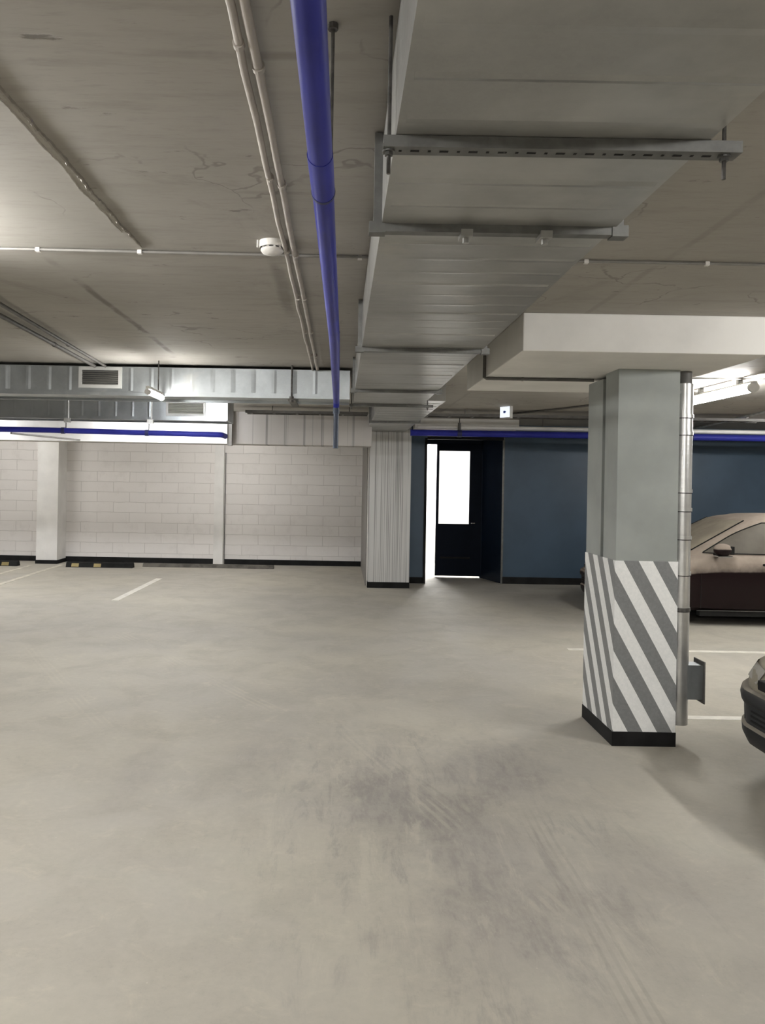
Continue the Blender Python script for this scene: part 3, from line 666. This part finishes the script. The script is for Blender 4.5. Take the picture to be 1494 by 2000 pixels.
def make_car(name, label, loc, paint, clad, dx=0.0, fw=.80):
    o = thing(name, label, 'car', loc); CDX[0] = dx
    xs = sorted(set([r[0] for r in BODY] + [i * .1 for i in range(44)] + [.015, .05, .12, .22, 4.35]))
    mb = MB(); rings = [body_ring(x) for x in xs]; mb.grid(rings, True)
    n = len(rings[0]); mb.f.append(tuple(range(n))[::-1]); o2 = (len(rings) - 1) * n; mb.f.append(tuple(o2 + k for k in range(n)))
    body = mb.build('body', paint, o, True)
    cut = MB()
    for wx in (fw, 3.45):
        for s in (-1, 1): cut.tube([(wx, s * .60, .295), (wx, s * 1.0, .295)], .312, 32)
    cutter = cut.build('cutter', paint)
    md = body.modifiers.new('b', 'BOOLEAN'); md.operation = 'DIFFERENCE'; md.object = cutter; md.solver = 'EXACT'
    bpy.context.view_layer.update()
    dg = bpy.context.evaluated_depsgraph_get(); me = bpy.data.meshes.new_from_object(body.evaluated_get(dg)); body.modifiers.clear(); body.data = me
    me.set_sharp_from_angle(angle=math.radians(42))
    bpy.data.objects.remove(cutter)
    # cabin shell
    mb = MB(); N = 72; rows = []
    ts = [0, .1, .25, .4, .55, .7, .8, .86, .91, .95, .98, 1.0]
    def sgp(v, p): return math.copysign(abs(v) ** p, v)
    for t in ts:
        f, r, b, z = cab(t); cx, a = (f + r) / 2, (r - f) / 2
        rows.append([(cx - a * sgp(math.cos(2 * PI * k / N), 2 / CAB_N), b * sgp(math.sin(2 * PI * k / N), 2 / CAB_N), z) for k in range(N)])
    f, r, b, z = cab(1.0); cx, a = (f + r) / 2, (r - f) / 2
    for sc, dz in ((.93, .012), (.8, .022), (.55, .032), (.25, .037), (.02, .038)):
        rows.append([(cx - a * sc * sgp(math.cos(2 * PI * k / N), 2 / CAB_N), b * sc * sgp(math.sin(2 * PI * k / N), 2 / CAB_N), z + dz) for k in range(N)])
    mb.grid(rows, True).build('roof', paint, o, True)
    def patch(nm, fn, u0, u1, t0, t1, m, nu=20, nt=10):
        P = [[fn(u0 + (u1 - u0) * i / nu, t0 + (t1 - t0) * j / nt) for i in range(nu + 1)] for j in range(nt + 1)]
        return MB().grid(P).build(nm, m, o, True)
    patch('windscreen', lambda q, t: cab_front(q, t, .006), -.73, .73, .05, .86, 'windshield')
    for sg in (-1, 1):
        MB().tube([cab_front(sg * .74, .05 + .82 * i / 12, .008) for i in range(13)], .007, 6).build('windscreen_seal', 'rubber', o, True)
    patch('rear_window', lambda q, t: cab_front(q, t, .006, True), -.84, .84, .1, .84, 'sideglass')
    def winfn(sg):
        def fn(s, t):
            # rounded upper front and rear corners
            e = max(0, (t - .40) / .43); lim = .87 - .13 * e ** 2.6
            s2 = max(-lim, min(lim, s)); return cab_side(s2, t, sg, .005)
        return fn
    for sg in (-1, 1):
        patch('side_window', winfn(sg), -.87, .12, .09, .83, 'sideglass', 28, 12)
        patch('side_window', winfn(sg), .17, .87, .09, .83, 'sideglass', 24, 12)
        mb = MB(); mb.tube([cab_side(-.87 + 1.74 * i / 20, .075, sg, .008) for i in range(21)], .007, 6); mb.tube([winfn(sg)(-.87, .09 + .74 * i / 12) for i in range(13)] + [winfn(sg)(-.74 + 1.48 * i / 12, .835) for i in range(13)], .008, 6); mb.build('window_trim', 'rubber', o, True)
        # mirror
        cx, cy, cz = 1.56 + dx, sg * .955, .915
        rows = [[(cx + .115 * math.sin(th) * (.85 if math.cos(ph) < 0 else 1) * math.cos(ph), cy + .085 * math.sin(th) * math.sin(ph), cz + .075 * math.cos(th) - (.0)) for ph in [2 * PI * k / 24 for k in range(24)]] for th in [PI * i / 14 for i in range(15)]]
        mi = MB().grid(rows, True).build('mirror', paint, o, True)
        MB().box(cx - .03, cx + .05, min(sg * .80, sg * .93), max(sg * .80, sg * .93), cz - .075, cz - .05).build('mirror_foot', 'rubber', mi)
        MB().box(cx + .07, cx + .115, cy - .06, cy + .06, cz - .05, cz + .045).build('mirror_glass', 'rubber', mi, bevel=.006)
        MB().box(cx - .07, cx + .10, cy - .05, cy + .05, cz - .083, cz - .066).build('mirror_rim', 'chrome', mi, bevel=.004)
        for hx in (2.10 + dx, 3.05 + dx):
            mb = MB(); y0 = sg * .862
            mb.tube([(hx, sg * .845, .735), (hx + .01, sg * .885, .74), (hx + .11, sg * .885, .745), (hx + .13, sg * .845, .745)], .014, 8); mb.build('door_handle', 'rubber', o, True)
        MB().tube([(.95, sg * .855, .19), (3.1, sg * .862, .19)], .0045, 8).build('sill_strip', 'steel', o, True)
        MB().box(1.02, 3.05, min(sg * .68, sg * .78), max(sg * .68, sg * .78), .11, .18).build('sill', 'slot', o, bevel=.01)
        for gx, z0, z1 in ((1.36 + dx, .19, .80), (2.42 + dx, .19, .82)):
            MB().tube([(gx, sg * .8715, z) for z in (z0 + .03, .4, .62)], .0025, 6).build('door_gap', 'slot', o)
        for wx in (fw, 3.45):
            prof = [(.19, .10), (.27, .105), (.288, .09), (.29, .0), (.288, -.09), (.27, -.105), (.19, -.10)]
            wh = MB().grid([[(wx + r * math.cos(2 * PI * k / 36), sg * .755 + d, .29 + r * math.sin(2 * PI * k / 36)) for k in range(36)] for r, d in prof], True).build('wheel', 'rubber', o, True)
            mb = MB(); yo = sg * .845
            mb.tube([(wx, sg * .74, .29), (wx, sg * .80, .29)], .195, 32)
            mb.tube([(wx, sg * .80, .29), (wx, yo, .29)], .05, 20)
            for k in range(7):
                a = 2 * PI * k / 7; ca, sa = math.cos(a), math.sin(a)
                mb.tube([(wx + .03 * ca, sg * .835, .29 + .03 * sa), (wx + .185 * ca, sg * .825, .29 + .185 * sa)], .018, 8)
            mb.build('rim', 'rim', wh, True)
    # front: plastic bumper with openings, grille, headlights
    mb = MB(); rows = []
    for u in np.linspace(-1, 1, 49):
        s = abs(u); xx = .0 if s < .45 else float(np.interp(s, [.45, .55, .66, .78, .88, 1.0], [0, .025, .07, .16, .30, .44]))
        W = lerp_tab(BODY, xx, 1); yv = math.copysign(s / .45 * .40 if s < .45 else W, u)
        nx, ny = (-1, 0) if s < .45 else (-(1.25 - s) / .8, math.copysign(min(1, (s - .35) * 1.5), u))
        col = []
        for z, off in ((.52, -.02), (.525, .012), (.515, .030), (.485, .040), (.45, .034), (.435, .018), (.33, .014), (.315, .030), (.27, .026), (.215, -.002), (.2, -.04)):
            col.append((xx + nx * off, yv + ny * off, z))
        rows.append(col)
    bp = mb.grid(rows).build('bumper', clad, o, True)
    for (ya, yb) in ((-.36, .36), (.46, .64), (-.64, -.46)):
        xx = -.013 if abs(ya) < .45 and abs(yb) < .45 else .045
        m2 = MB()
        if xx < 0: m2.box(xx, xx + .03, ya, yb, .335, .43)
        else:
            s = 1 if ya > 0 else -1; y0, y1 = (ya, yb) if s > 0 else (yb, ya)
            m2.prism([(.002, y0), (.118, y1), (.2, y1), (.06, y0)], 'z', .34, .425)
        m2.build('air_intake', 'slot', bp)
    m2 = MB()
    for zz in (.355, .382, .41): m2.box(-.019, -.012, -.36, .36, zz - .005, zz + .005)
    m2.build('grille_bars', 'rubber', bp)
    m2 = MB(); m2.box(-.018, .05, -.3, .3, .545, .60); m2.build('grille', 'rubber', o, bevel=.01)
    for sg in (-1, 1):
        P = [[(lerp_tab([(0, .02), (.5, .075), (1, .30)], t, 1) + dz * .05 - .006, sg * (.36 + .40 * t - .005 + .012), .555 + .075 * dz + .03 * t) for t in np.linspace(0, 1, 10)] for dz in np.linspace(0, 1, 5)]
        MB().grid(P).build('headlight', 'headlight', o, True)
    return o
make_car('parked_car', 'dark maroon sedan coated with dust parked beyond the striped pillar', (3.27, 9.90, 0), 'maroon', 'maroon', -.37, .54)
make_car('parked_car', 'dusty tan car front with black bumper at the right edge', (2.315, 3.9, 0), 'tan', 'cladding')
